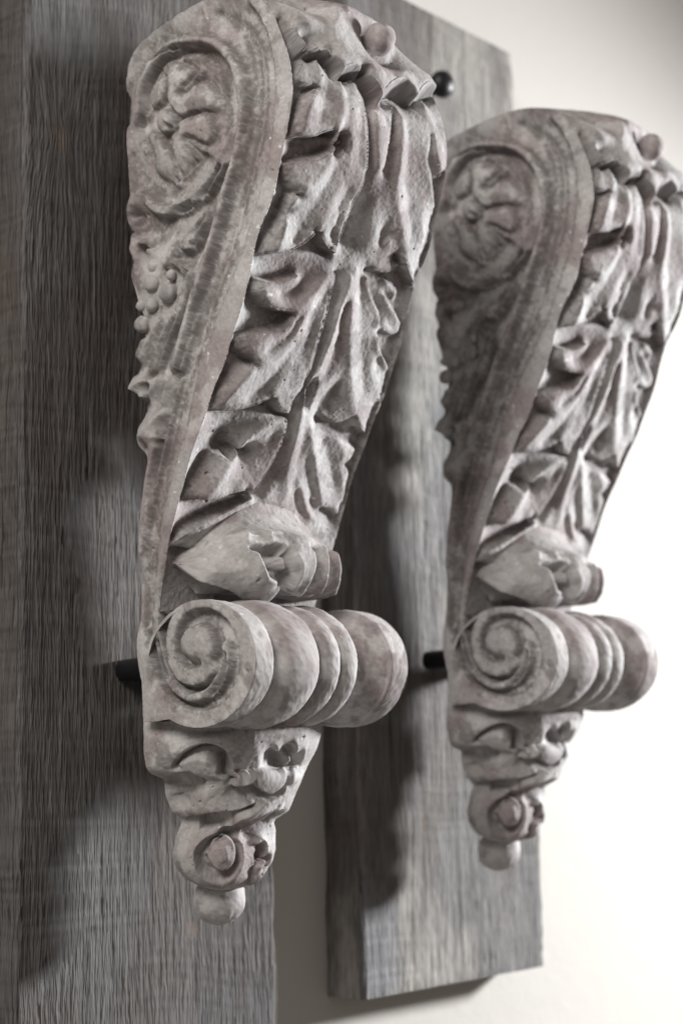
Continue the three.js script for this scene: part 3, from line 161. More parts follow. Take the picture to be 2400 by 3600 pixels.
const SIDE_LINES = [[89,5386,-16,121,5475,0,144,5571,0,196,5678,0,274,5750,0,393,5800,0,554,5799,0,695,5767,0,824,5713,0,933,5619,0,1016,5496,0,1064,5347,0,1080,5197,0,1073,5102,0,1047,4995,0,983,4832,0,927,4726,0],[108,5379,-104,140,5469,-104,163,5564,-104,212,5666,-104,285,5733,-104,396,5780,-104,552,5779,-104,689,5748,-104,813,5696,-104,918,5606,-104,998,5487,-104,1044,5343,-104,1060,5196,-104,1053,5105,-104,1028,5001,-104,965,4840,-104,909,4735,-104],[70,5622,-8,117,5718,-8,201,5789,-8,329,5858,-8,474,5869,-8,616,5845,-8,764,5795,0,884,5731,0,1001,5635,0,1090,5491,0,1133,5326,0,1139,5168,0,1125,5034,0,1076,4886,0,1014,4722,0,942,4561,0,903,4463,0],[52,5631,-64,101,5730,-64,190,5806,-64,323,5877,-64,475,5889,-64,621,5864,-64,772,5813,-64,895,5748,-64,1016,5648,-64,1108,5499,-64,1153,5329,-64,1159,5167,-64,1145,5030,-64,1095,4879,-64,1032,4714,-64,960,4553,-64,922,4456,-64],[927,4726,0,854,4564,0,815,4429,0],[909,4734,-104,835,4571,-104,796,4435,-104],[873,4593,0,797,4415,0,700,4230,0,615,4062,0,546,3908,0,480,3763,0,418,3622,0],[855,4601,-104,779,4424,-104,682,4239,-104,597,4071,-104,528,3916,-104,462,3771,-104,400,3630,-104],[1011,4755,0,943,4576,0,863,4400,0,767,4209,0,692,4047,0,627,3892,0,554,3738,0,505,3607,0],[1030,4748,-64,961,4568,-64,881,4391,-64,785,4200,-64,710,4039,-64,645,3884,-64,572,3730,-64,524,3600,-64],[370,3538,0,331,3412,0],[351,3544,-96,312,3418,-96],[514,3566,0,437,3395,0,388,3258,0,359,3132,0,291,2944,0,218,2692,0,138,2441,0],[532,3558,-56,456,3387,-56,407,3252,-56,378,3126,-56,310,2938,-56,237,2686,-56,157,2435,-56],[272,3131,0,203,2956,0,144,2700,0,86,2446,0],[342,3343,10,179,3246,30,132,3221,20,322,3191,10],[229,5887,-40,430,5935,-48],[886,5932,-88,1059,5762,-88,1146,5574,-88,1167,5378,-88,1154,5224,-88,1126,5059,-88,1063,4857,-88,972,4630,-88,885,4432,-88,787,4220,-88],[951,5894,-88,1123,5741,-88,1210,5554,-88,1236,5357,-88,1225,5203,-88,1197,5039,-88,1131,4839,-88,1038,4613,-88,950,4417,-88,852,4205,-88],[762,4180,-88,657,3964,-88,542,3721,-88,420,3477,-88,322,3227,-88,249,2973,-88,235,2695,-48,165,2364,-48],[818,4168,-88,708,3954,-88,589,3712,-88,464,3470,-88,367,3221,-88,284,2969,-88,268,2691,-48,192,2362,-48],[217,2626,-48,164,2395,-48,127,2163,-48,122,1975,-48],[157,1971,0,175,1806,0,236,1653,0,330,1545,0,458,1467,0,624,1428,0,788,1439,0,909,1507,0,973,1609,0,999,1728,0,977,1851,0,906,1961,0,802,2030,0,696,2058,0,588,2054,0,503,2023,0,447,1963,0,426,1884,0,431,1804,0,463,1739,0,526,1694,0,601,1684,0,651,1699,0],[170,1972,-80,188,1809,-80,247,1660,-80,338,1555,-80,463,1479,-80,625,1441,-80,785,1452,-80,900,1517,-80,961,1614,-80,986,1728,-80,965,1846,-80,897,1952,-80,797,2018,-80,695,2045,-80,590,2041,-80,510,2012,-80,458,1957,-80,439,1883,-80,444,1807,-80,473,1747,-80,531,1706,-80,600,1697,-80,647,1711,-80],[95,1928,0,130,1739,0,201,1596,0,321,1466,0,474,1370,0,656,1332,0,851,1344,0,1026,1432,0,1114,1559,0,1131,1711,0,1102,1855,0,1034,1969,0,939,2042,0,811,2091,0,664,2102,0,529,2084,0],[513,2102,0,410,2047,0,349,1958,0,337,1867,0,354,1751,0,408,1651,0,492,1596,0,592,1578,0,692,1596,0,774,1662,0],[507,2113,-80,401,2057,-80,337,1963,-80,324,1867,-80,342,1747,-80,398,1642,-80,487,1584,-80,592,1565,-80,697,1584,-80,782,1652,-80],[392,1978,0,380,1864,0,400,1748,0,450,1672,0,543,1639,0,626,1641,0,700,1677,0],[298,2380,0,237,2210,0,210,2061,0,207,1921,0,236,1780,0,305,1650,0,407,1542,0,542,1483,0,658,1488,0,772,1534,0,854,1625,0,891,1734,0,869,1836,-16],[286,2384,-80,224,2213,-80,197,2062,-80,194,1920,-80,224,1776,-80,294,1642,-80,400,1531,-80,539,1470,-80,661,1475,-80,779,1523,-80,865,1618,-80,904,1733,-80,882,1839,-80],[386,2429,0,317,2227,0,280,2056,0,275,1917,0,305,1776,0,374,1658,0,467,1569,0,575,1536,0,683,1554,0,757,1607,0,815,1694,0,840,1781,0,833,1838,-16],[398,2425,-80,330,2223,-80,293,2054,-80,288,1918,-80,317,1781,-80,384,1666,-80,474,1580,-80,576,1549,-80,678,1566,-80,748,1616,-80,803,1700,-80,827,1783,-80,820,1836,-80],[224,1877,-88,259,1758,-88,319,1645,-88],[845,1773,-88,843,1661,-88,777,1552,-88,646,1473,-88],[473,1801,0,477,1881,0,545,1946,0,654,1961,0,744,1905,0,772,1807,0,750,1736,0],[460,1802,-80,465,1887,-80,540,1958,-80,657,1974,-80,754,1913,-80,785,1807,-80,762,1732,-80],[750,1736,0,709,1710,0,651,1711,0],[525,1810,10,532,1872,10,589,1922,10,672,1935,10,738,1876,10,756,1797,10,720,1748,10,605,1766,10,546,1786,10],[627,1848,30,693,1867,30,693,1788,30,643,1791,30],[311,5350,0,328,5396,0,378,5407,0,440,5363,0,473,5298,0,444,5252,0,377,5246,0,323,5290,0,311,5350,0],[292,5357,-72,315,5411,-72,384,5426,-72,455,5376,-72,493,5299,-72,454,5234,-72,371,5227,-72,306,5279,-72,291,5346,-72],[418,5321,40,453,5279,40],[401,5500,-16,410,5573,-16,383,5647,-24,338,5724,-40,384,5742,-40,483,5702,-32,571,5643,-32,628,5597,-32,597,5572,-32,535,5544,-24,499,5515,-16,490,5480,-16,534,5454,-16,605,5464,-16,675,5502,-24,744,5487,-32,804,5425,-40,854,5340,-56,888,5305,-64],[381,5502,-88,390,5571,-88,365,5638,-88,318,5724,-88,387,5762,-88,492,5720,-88,583,5659,-88,647,5604,-88,607,5555,-88,545,5527,-88,515,5503,-88,507,5490,-88,537,5474,-88,599,5483,-88,672,5522,-88,754,5504,-88,820,5437,-88,870,5351,-88,902,5319,-88],[879,5298,-64,786,5294,-40,708,5314,-32,613,5321,-24,525,5331,-16,463,5387,-16,414,5452,-16,401,5500,-16],[880,5278,-72,784,5274,-72,705,5294,-72,611,5301,-72,517,5313,-72,448,5373,-72,396,5442,-72,382,5495,-72],[455,5570,-8,468,5469,0,534,5399,0,657,5388,0,752,5381,-8,803,5334,-24],[508,5507,-40,588,5525,-32,649,5556,-32,737,5573,-32],[519,5728,-48,625,5701,-48,729,5643,-48,814,5544,-56,890,5437,-64,939,5326,-72,938,5249,-80],[498,5276,-16,568,5287,-16,647,5292,-24,717,5287,-32,785,5257,-40,818,5174,-40,801,5117,-40,758,5086,-40,698,5113,-32,629,5161,-24,577,5185,-16,533,5185,-16,532,5142,-16,576,5101,-24,637,5037,-32,658,4980,-48,592,4937,-56,496,4907,-56,487,4973,-40,470,5048,-24,448,5121,-16,440,5198,-16,462,5255,-16,498,5276,-16],[495,5296,-80,566,5307,-80,647,5312,-80,722,5306,-80,800,5270,-80,838,5176,-80,818,5106,-80,759,5066,-80,688,5096,-80,619,5144,-80,572,5166,-80,547,5171,-80,550,5151,-80,590,5115,-80,654,5048,-80,676,4972,-80,600,4919,-80,490,4888,-80,467,4969,-80,451,5043,-80,428,5117,-80,420,5200,-80,446,5267,-80,488,5293,-80],[515,5173,0,523,5098,-8,567,5022,-24],[594,5228,-8,699,5232,-16,767,5171,-24],[550,5158,-48,646,5086,-40,774,4998,-48],[264,5279,-16,336,5208,-16,408,5107,-16,443,5012,-24,469,4934,-40,478,4851,-64,398,4926,-56,326,4961,-48,272,5013,-48,250,5080,-40,245,5162,-32,209,5235,-32,200,5280,-24,264,5279,-16],[278,5293,-80,351,5221,-80,426,5117,-80,462,5019,-80,489,4938,-80,480,4831,-80,386,4910,-80,315,4945,-80,255,5002,-80,230,5076,-80,226,5157,-80,190,5228,-80,188,5296,-80,264,5299,-80],[318,5196,0,345,5099,-16,407,4973,-32],[329,5720,-40,283,5655,-32,219,5593,-40,191,5546,-48,237,5470,-32,310,5478,-24,356,5509,-24,370,5601,-24,329,5720,-40],[313,5732,-80,268,5668,-80,204,5606,-80,171,5543,-80,227,5453,-80,316,5459,-80,374,5500,-80,390,5604,-80,348,5727,-80],[319,5575,-16,310,5520,-16],[126,5453,-40,191,5406,-32,228,5434,-32],[65,5290,-16,135,5236,-32,172,5152,-40],[137,5732,-96,221,5813,-104,367,5819,-104,538,5799,-112,679,5742,-112,799,5635,-112,883,5503,-112,927,5348,-112,925,5213,-112,895,5123,-112],[452,4899,-104,558,4940,-104,645,4979,-104,749,5013,-104],[495,4842,-96,335,4833,-96,227,4885,-96,135,4985,-96,70,5098,-96],[969,5117,-32,952,5026,-16,892,4963,-16,824,4884,-16,738,4815,-16,617,4760,-16,495,4736,-16,361,4744,-16,262,4787,-16,181,4858,-16,107,4902,-16],[949,5121,-96,934,5035,-96,877,4976,-96,810,4898,-96,728,4832,-96,611,4779,-96,494,4756,-96,365,4764,-96,273,4804,-96,193,4874,-96,117,4919,-96],[942,4890,-16,857,4821,-16,755,4750,-16,634,4707,-16,512,4676,-16,361,4682,-16,253,4727,-16,171,4797,-16],[955,4874,-112,869,4805,-112,764,4732,-112,640,4688,-112,514,4656,-112,357,4662,-112,243,4710,-112,158,4782,-112],[107,4895,-16,51,4871,-16,14,4817,-16,5,4768,-16],[858,4897,-120,781,4800,-120,686,4726,-120,556,4684,-120,415,4669,-120],[4,5761,-16,-15,5636,-16,-24,5489,-16,-15,5376,-16,14,5272,-16,-5,5195,-24,14,5062,-24,42,4939,-24],[14,5703,-48,-5,5552,-48,-15,5398,-48],[33,5196,-64,42,5065,-64,61,4970,-64],[1,4871,-16,-22,4801,-24,0,4714,-32,25,4627,-40,44,4558,-16,18,4529,-16,26,4454,-32,42,4340,-40,77,4251,-40],[97,4550,-8,175,4519,0,191,4470,-8],[18,4770,-136,61,4762,-144,27,4649,-136,148,4690,-128,242,4618,-120,343,4665,-120,468,4683,-128,582,4707,-128],[191,4501,-120,114,4507,-120,251,4556,-112],[-8,4488,-128,27,4433,-128],[39,4799,-80,39,4716,-80,30,4637,-88],[744,4740,-120,695,4655,-120,638,4525,-120],[678,4556,-120,621,4455,-120,555,4315,-120,489,4209,-120,439,4094,-120,373,3964,-120,306,3828,-120,239,3703,-120],[748,4624,-48,692,4627,-48,652,4595,-40,596,4538,-32,530,4490,-32,476,4453,-40,504,4414,-48],[749,4644,-120,686,4646,-120,638,4610,-120,583,4553,-120,518,4506,-120,457,4459,-120,488,4402,-120],[748,4624,-48,755,4566,-48,699,4504,-40,651,4441,-40,578,4407,-40,504,4414,-48],[768,4626,-120,774,4558,-120,714,4491,-120,664,4425,-120,582,4387,-120,502,4394,-120],[726,4548,-16,661,4496,-16,596,4443,-16],[461,4600,-88,428,4569,-96],[413,4477,-56,422,4421,-48,398,4379,-40,314,4347,-48],[414,4369,-40,504,4321,-40,552,4242,-40,564,4160,-40,547,4090,-40,494,4010,-40,412,3919,-40,329,3804,-40,253,3671,-48],[423,4387,-112,518,4336,-112,571,4249,-112,584,4159,-112,565,4082,-112,510,3998,-112,428,3906,-112,346,3793,-112,270,3661,-112],[406,4342,-40,471,4299,-40,512,4228,-40,511,4148,-40,462,4085,-40,396,4019,-40,304,3911,-40,211,3781,-48,169,3686,-48],[395,4325,-120,456,4285,-120,493,4223,-120,492,4155,-120,447,4098,-120,381,4032,-120,288,3923,-120,194,3791,-120,151,3694,-120],[308,4335,-120,374,4251,-120,357,4168,-120],[443,4417,-104,483,4364,-112],[241,4081,-112,165,4096,-112,131,4066,-104],[251,3992,-80,227,3949,-72,176,3890,-72,133,3799,-72,82,3705,-72],[113,3955,-112,53,3879,-112,2,3772,-112],[94,3888,-40,51,3809,-40,8,3718,-40],[219,3679,-56,170,3648,-56],[226,3689,-120,186,3588,-120,146,3459,-120],[4,3545,0,96,3582,10,207,3589,20,265,3554,10,224,3509,0,95,3491,-8],[34,3678,-96,13,3777,-96,74,3711,-96],[-5,3455,-112,115,3476,-112,55,3364,-112],[151,3158,-80,129,2973,-64,108,2775,-48],[129,5571,15,181,5685,15,264,5755,15,383,5815,15,535,5821,15,676,5793,15,814,5742,15,924,5665,15,1024,5556,15,1080,5416,15,1115,5255,15,1123,5126,15,1099,4977,15,1043,4812,15,984,4708,15,912,4547,15],[992,4750,15,924,4577,15,846,4401,15,749,4213,15,670,4048,15,603,3894,15,534,3745,15,480,3609,15],[1024,5856,-70,1194,5712,-70,1276,5528,-70,1300,5332,-70,1291,5179,-70,1263,5016,-70,1195,4817,-70,1099,4594,-70,1011,4398,-70,914,4188,-70],[882,4151,-70,775,3937,-70,657,3697,-70,531,3456,-70,431,3209,-70,358,2956,-60,301,2688,-50,217,2360,-50],[1194,5880,0,1280,5771,0,1355,5623,0,1395,5481,0,1416,5317,0,1414,5175,0,1397,5039,0,1376,4903,0,1340,4772,0,1280,4650,0,1220,4503,0,1161,4376,0,1101,4249,0,1041,4157,0,971,4031,0,858,3851,0,777,3711,0,695,3549,0,643,3380,0,580,3192,0,464,2936,0,401,2774,0,359,2638,0,319,2502,0,284,2381,0,232,2211,0],[1178,5868,-60,1263,5760,-60,1336,5616,-60,1375,5477,-60,1396,5316,-60,1394,5176,-60,1377,5042,-60,1356,4907,-60,1321,4779,-60,1262,4658,-60,1202,4511,-60,1143,4384,-60,1083,4259,-60,1024,4167,-60,954,4041,-60,841,3861,-60,759,3720,-60,676,3557,-60,624,3386,-60,561,3199,-60,446,2944,-60,382,2781,-60,340,2644,-60,300,2508,-60,265,2387,-60,213,2217,-60],[1456,5481,15,1487,5317,15,1491,5175,15,1472,5039,15,1440,4903,15,1401,4772,15,1352,4650,15,1291,4503,15,1222,4376,15,1163,4249,15,1118,4157,15,1064,4031,15,968,3851,15,894,3711,15,813,3549,15,735,3380,15,653,3192,15,530,2936,15,466,2774,15,417,2638,15,369,2502,15,330,2381,15,274,2211,15]];
const CURL_LINES = [[-479,515,30,-403,497,50,-367,531,70],[-373,529,80,-347,591,90,-294,648,80,-215,677,60],[-353,520,-130,-329,579,-130,-282,630,-130,-207,656,-130],[-635,721,-10,-556,738,20,-441,778,30,-234,918,40,-207,858,50,-180,770,50,-181,704,50],[-640,743,-110,-562,759,-110,-452,797,-110,-241,939,-110,-186,866,-110,-158,774,-110,-159,704,-110],[-463,604,70,-535,624,60,-618,628,40,-635,621,20],[-396,646,80,-326,716,70,-251,730,60],[-635,536,-10,-635,613,0,-635,711,-10],[-657,536,-140,-657,613,-140,-657,711,-140],[-179,492,-100,-107,642,-130,-82,714,-90,-59,777,-40],[-162,478,50,-173,538,40,-149,607,30],[-108,521,70,-78,591,80,-79,679,60,-61,776,30],[90,461,-20,108,568,-30,98,719,-40,135,890,-50],[47,494,80,41,568,90,28,661,70,50,783,30],[302,386,0,272,524,-20,271,663,-30,316,855,-50],[202,461,80,186,551,90,193,630,80,241,737,40],[556,407,0,496,526,-10,504,645,-20,628,771,-40],[365,476,80,389,561,80,405,634,70,488,719,40],[660,366,-30,660,516,-40,660,658,-40,660,794,-50],[-407,474,30,-313,464,30,-235,454,30,-160,466,40],[-405,496,-90,-310,486,-90,-235,476,-90,-163,488,-90],[-388,417,30,-256,371,0,-158,403,30,-27,400,60,93,422,70],[-454,420,30,-504,466,20],[-279,380,-10,-215,300,-10],[-373,367,40,-417,450,40],[-216,357,40,-246,448,40]];
const PENDANT_LINES = [[-702,1160,23,-598,1247,34,-512,1273,46,-407,1266,46,-307,1219,46,-217,1141,46,-255,1008,46,-298,979,34],[-717,1077,0,-664,1152,12,-583,1207,34,-502,1233,46,-417,1216,46,-340,1169,46,-283,1062,46,-388,977,46],[-698,1070,-90,-647,1142,-90,-571,1194,-90,-500,1217,-90,-427,1202,-90,-358,1160,-90,-304,1065,-90,-404,988,-90],[-660,1088,0,-555,1133,23,-460,1126,34,-383,1074,34,-460,986,23,-426,906,0],[-817,970,-92,-731,934,-92,-860,875,-80,-788,839,-69],[-893,1005,-12,-693,1039,0,-574,1046,12,-598,984,12],[-888,989,-60,-689,1023,-60,-587,1033,-60,-618,988,-60],[-598,984,12,-555,903,12,-636,823,12,-869,745,0],[-864,1276,12,-788,1195,23,-826,1093,12],[-888,1385,-23,-779,1363,-34,-645,1311,-23,-479,1299,-23,-345,1314,-23],[-850,754,12,-674,775,12,-493,790,12,-317,799,12,-160,839,12],[-847,738,-80,-671,759,-80,-491,774,-80,-313,783,-80,-153,824,-80],[-374,965,46,-293,965,46,-212,994,46],[-374,949,-80,-288,949,-80,-203,980,-80],[-236,1065,0,-302,1008,12,-207,1013,34],[-226,1276,34,-169,1186,46,-88,1050,46],[-193,989,46,-164,951,58,-74,920,58,-12,951,58,17,994,46],[-212,981,-80,-177,938,-80,-74,904,-80,4,940,-80,36,987,-80],[-55,1171,-80,12,1105,-92,40,1079,-69],[36,1195,-80,102,1105,-80,69,1074,-58],[-69,1240,23,-17,1164,12],[36,1245,34,79,1119,34,17,998,46],[131,1178,0,183,1074,12],[121,1209,34,179,1100,34,93,984,34],[-536,626,23,-440,659,46,-317,775,58,-155,804,58,-2,866,46,64,946,34],[-155,749,23,-36,768,12,60,823,12],[-155,674,23,-64,735,34,17,790,46,107,799,46],[-141,662,-70,-50,723,-70,27,776,-70,110,783,-70],[-783,726,-23,-793,678,12,-840,614,23,-817,510,34,-788,420,34,-679,356,46,-526,339,46,-331,353,46,-183,403,46,-131,489,46,-160,576,46,-236,624,34],[-374,652,34,-531,628,46,-617,560,46,-631,493,46,-612,403,46,-469,361,46,-288,377,46,-164,446,34],[-370,636,-60,-521,614,-60,-598,552,-60,-610,493,-60,-596,414,-60,-467,377,-60,-295,392,-60,-177,459,-60],[-488,557,46,-464,612,46,-383,638,46,-279,612,58,-217,531,58,-260,451,58,-360,429,58,-445,451,46,-483,510,46],[-508,562,-60,-479,623,-60,-383,654,-60,-265,624,-60,-196,532,-60,-245,439,-60,-360,413,-60,-459,439,-60,-502,503,-60],[-407,560,69,-340,564,80,-307,503,80,-388,489,69],[7,576,-92,50,512,-103,255,313,-92],[-7,569,34,-12,465,34,26,365,34],[-2,522,58,7,621,58,79,569,58,79,453,58,12,427,58],[217,685,23,212,564,34,169,441,46,83,363,46,12,334,34],[-7,572,-23,-2,460,-23,-2,356,-12]];
const PENDANT_TABLE = [[1444,634,693],[1283,637,685],[1189,639,635],[1080,618,541],[1037,580,537],[1004,460,609],[894,449,535],[785,389,509],[735,300,420],[702,317,384],[643,351,375],[518,390,346],[435,363,343],[352,280,326],[294,150,228],[261,40,96]];
const BERRIES = [[199,4387,49],[178,4266,62],[329,4168,63],[173,4119,46],[62,4136,37],[71,4006,56],[358,4285,35]];
// ---------------------------------------------------------------- the wall and the two planks
const plaster = (() => { const A = tileNoise(512, 9, 21), B = tileNoise(512, 40, 22), C = tileNoise(512, 120, 23);
  return dataTexture(512, 512, (i, j) => { const v = 0.5 + 0.2 * A(i, j) + 0.14 * B(i, j) + 0.1 * C(i, j); return [v, v, v]; }); })();
plaster.repeat.set(8, 8);
const wallPaint = new THREE.MeshStandardMaterial({ color: new THREE.Color().setRGB(0.5, 0.483, 0.443), roughness: 0.85, bumpMap: plaster, bumpScale: 0.0006 });
const wall = mesh('wall', box(-1.2, 3.6, -1.4, 2.4, -0.16, -0.038), wallPaint);
wall.userData = { kind: 'structure', label: 'plain cream white plaster wall behind the boards', category: 'wall' };

// rough sawn, weathered planks: fibres run upwards, faint saw marks run across
function plankTextures(w, h, width, height, seed, tint) {
  const H = new Float32Array(w * h), col = new Float32Array(w * h * 3), r = rng(seed * 77 + 5);
  const knots = tint.knots, cracks = []; for (let k = 0; k < 26; k++) cracks.push([r() * width, r() * height, 0.02 + 0.09 * r(), 0.0003 + 0.0006 * r(), (r() - 0.5) * 0.02, r()]);
  for (let j = 0; j < h; j++) for (let i = 0; i < w; i++) {
    const x = i / w * width, y = j / h * height, q = j * w + i;
    let X = x + 0.010 * noise(x * 5, y * 1.6, seed) + 0.0016 * noise(x * 30, y * 9, seed + 1), core = 0;
    for (const [kx, ky, kr] of knots) { const dx = x - kx, dy = (y - ky) * 0.45, d = Math.hypot(dx, dy); X += dx / (d + 0.004) * kr * 1.1 * Math.exp(-d * d / (kr * kr * 5)); core = Math.max(core, smooth(kr, kr * 0.55, Math.hypot(dx, (y - ky) * 0.8) * (1 + 0.25 * noise(x * 120, y * 120, seed)))); }
    const ring = noise(X * 150, y * 0.7, seed + 2) * 0.6 + noise(X * 420, y * 1.6, seed + 3) * 0.4;             // growth lines
    const a = noise(X * 820, y * 58, seed + 4), b = noise(X * 1900, y * 120, seed + 5), c = noise(X * 1300 + 5, y * 230, seed + 6);
    const tear = smooth(0.42, 0.8, noise(X * 700, y * 66, seed + 7)) * smooth(-0.1, 0.3, noise(x * 20, y * 8, seed + 8));
    const saw = noise(2 + x * 3, y * 260 + 5 * noise(x * 9, y * 3, seed), seed + 9) * smooth(0, 0.3, noise(x * 7, y * 5, seed + 10));
    let cr = 0; for (const [cx, cy, cl, cw, sl] of cracks) { const t = (y - cy) / cl; if (t < 0 || t > 1) continue; const d = Math.abs(x - cx - sl * (y - cy) - 0.0012 * noise(y * 90, cx * 400, 1)), ww = cw * Math.sin(Math.PI * t); if (d < ww) cr = 1; }
    H[q] = clamp(0.58 + 0.16 * ring + 0.15 * a + 0.12 * b + 0.07 * c + 0.07 * saw - 0.35 * tear - 0.5 * cr - 0.12 * core, 0, 1);
    const br = smooth(-0.12, 0.25, fbm(x * 9, y * 3.2, seed + 11, 5)), pl = smooth(-0.02, 0.3, fbm(x * 16 + 3, y * 7, seed + 12, 5)), st = smooth(0.14, 0.3, fbm(x * 13 + 8, y * 6, seed + 13, 5));
    const k = (1 + 0.2 * ring + 0.3 * a + 0.26 * b + 0.12 * c + 0.1 * saw) * (1 - 0.5 * tear) * (1 - 0.6 * cr);
    for (let m = 0; m < 3; m++) { let v = tint.base[m]; v += (tint.brown[m] - v) * br * tint.br; v += (tint.pale[m] - v) * pl * tint.pl; v += (tint.stain[m] - v) * st * tint.st; v += ([0.11, 0.085, 0.07][m] - v) * core * 0.8; col[q * 3 + m] = enc(clamp(v * k, 0.008, 1)); }
  }
  return { bump: dataTexture(w, h, (i, j) => { const v = H[j * w + i]; return [v, v, v]; }), map: dataTexture(w, h, (i, j) => { const q = (j * w + i) * 3; return [col[q], col[q + 1], col[q + 2]]; }, true) };
}
function plank(name, label, x0, x1, y0, y1, thick, seed, tint, cell, tw, th) {
  const g = new THREE.Group(); g.name = name; g.position.set((x0 + x1) / 2, y0, -thick); scene.add(g);
  g.userData = { label, category: 'board', group: 'weathered boards on the wall' };
  const W = x1 - x0, H = y1 - y0, t = plankTextures(tw, th, W, H, seed, tint);
  const wood = new THREE.MeshStandardMaterial({ map: t.map, bumpMap: t.bump, bumpScale: 0.0024, roughness: 0.8 });
  // face, wrapped round the two long edges; arrises are worn and nicked by the saw
  const nx = Math.round(W / cell), ny = Math.round(H / cell / 1.3), side = 14, cols = nx + 1 + 2 * side, P = [], UV = [], I = [];
  for (let j = 0; j <= ny; j++) { const y = j / ny * H;
    for (let i = 0; i < cols; i++) {
      let x, z, nickL = 0.0004 * noise(y * 300, seed, 1) + 0.0012 * noise(y * 30, seed, 2), nickR = 0.0018 * Math.max(0, noise(y * 190, seed, 3)) + 0.0014 * noise(y * 45, seed, 4);
      if (i < side) { x = -W / 2 + nickL; z = thick * (i / side) * 0.985; } else if (i >= cols - side) { x = W / 2 - nickR; z = thick * ((cols - 1 - i) / side) * 0.985; }
      else { const u = (i - side) / nx, e = Math.min(u, 1 - u) * W; x = -W / 2 + nickL * (1 - u) - nickR * u + u * W; z = thick - 0.0022 * (1 - smooth(0, 0.004, e)) + 0.0006 * fbm(x * 60, y * 14, seed, 3) + 0.00035 * noise(x * 330, y * 24, seed) + 0.00022 * noise(x * 30, y * 170, seed); }
      P.push(x, y, z); const ux = i < side ? 0.42 - z / W : i >= cols - side ? 0.4 + z / W : (x + W / 2) / W; UV.push(ux, y / H);
      if (i < cols - 1 && j < ny) { const a = j * cols + i; I.push(a, a + 1, a + cols, a + 1, a + cols + 1, a + cols); }
    } }
  const geo = new THREE.BufferGeometry(); geo.setAttribute('position', new THREE.Float32BufferAttribute(P, 3)); geo.setAttribute('uv', new THREE.Float32BufferAttribute(UV, 2)); geo.setIndex(I); geo.computeVertexNormals();
  mesh('face', geo, wood, g);
  for (const [a, b] of [[0.0005, 0.004], [H - 0.004, H - 0.0005]]) mesh('end_grain', box(-W / 2 + 0.002, W / 2 - 0.002, a, b, 0, thick - 0.003), wood, g);
  return g;
}
const greyWood = { base: [0.084, 0.081, 0.079], brown: [0.044, 0.033, 0.027], pale: [0.125, 0.122, 0.118], br: 0.6, pl: 0.6, stain: [0.07, 0.058, 0.05], st: 0.5, knots: [[0.152, 0.115, 0.006], [0.03, 0.66, 0.011], [0.06, 0.35, 0.005]] };
const paleWood = { base: [0.155, 0.155, 0.157], brown: [0.105, 0.088, 0.074], pale: [0.24, 0.228, 0.205], br: 0.4, pl: 0.95, stain: [0.10, 0.088, 0.078], st: 0.7, knots: [[0.08, 0.13, 0.008], [0.19, 0.5, 0.01]] };
const boardNear = plank('weathered_board', 'rough sawn grey board behind the nearer corbel, at the left', 0.6411, 0.8752, -0.235, 0.66, 0.0372, 31, greyWood, 0.0009, 1024, 2048);
plank('weathered_board_001', 'paler grey board behind the farther corbel, cut square below', 0.9705, 1.2147, -0.1904, 0.6597, 0.0372, 57, paleWood, 0.002, 512, 1024);

// ---------------------------------------------------------------- the carved corbel
const corbel = new THREE.Group(); corbel.name = 'carved_corbel'; scene.add(corbel);
corbel.userData = { label: 'nearer scrolled stone corbel with acanthus leaf, on the left board', category: 'corbel', group: 'stone corbels' };
const HW = 0.076, HWR = 0.0715, RC = [0.1718, 0.0645], RY = 0.0397, RZ = 0.0505;      // half widths, centre and radii of the roll
const halfWidth = (y) => HWR + (HW - HWR) * smooth(0.2055, 0.2655, y);

function gridGeometry(nx, ny, pos, uv) {                            // full grid with normals
  const P = new Float32Array(nx * ny * 3), T = new Float32Array(nx * ny * 2), I = [];
  for (let j = 0; j < ny; j++) for (let i = 0; i < nx; i++) { const q = j * nx + i, p = pos(i, j), t = uv(i, j); P.set(p, q * 3); T.set(t, q * 2);
    if (i < nx - 1 && j < ny - 1) I.push(q, q + nx, q + 1, q + 1, q + nx, q + nx + 1); }
  const g = new THREE.BufferGeometry(); g.setAttribute('position', new THREE.BufferAttribute(P, 3)); g.setAttribute('uv', new THREE.BufferAttribute(T, 2)); g.setIndex(I); g.computeVertexNormals(); return g;
}
function subset(g, keep) {                                          // faces whose centre passes the test, as a geometry of their own with the shared normals
  const I = g.index.array, p = g.attributes.position, map = new Map(), out = [], src = [];
  for (let k = 0; k < I.length; k += 3) { const a = I[k], b = I[k + 1], c = I[k + 2];
    if (!keep((p.getX(a) + p.getX(b) + p.getX(c)) / 3, (p.getY(a) + p.getY(b) + p.getY(c)) / 3, (p.getZ(a) + p.getZ(b) + p.getZ(c)) / 3, a, b, c)) continue;
    for (const v of [a, b, c]) { let m = map.get(v); if (m === undefined) { m = src.length; map.set(v, m); src.push(v); } out.push(m); } }
  const r = new THREE.BufferGeometry();
  for (const n of ['position', 'normal', 'uv']) { const s = g.attributes[n], k = s.itemSize, d = new Float32Array(src.length * k); src.forEach((v, i) => { for (let m = 0; m < k; m++) d[i * k + m] = s.array[v * k + m]; }); r.setAttribute(n, new THREE.BufferAttribute(d, k)); }
  r.setIndex(out); return r;
}

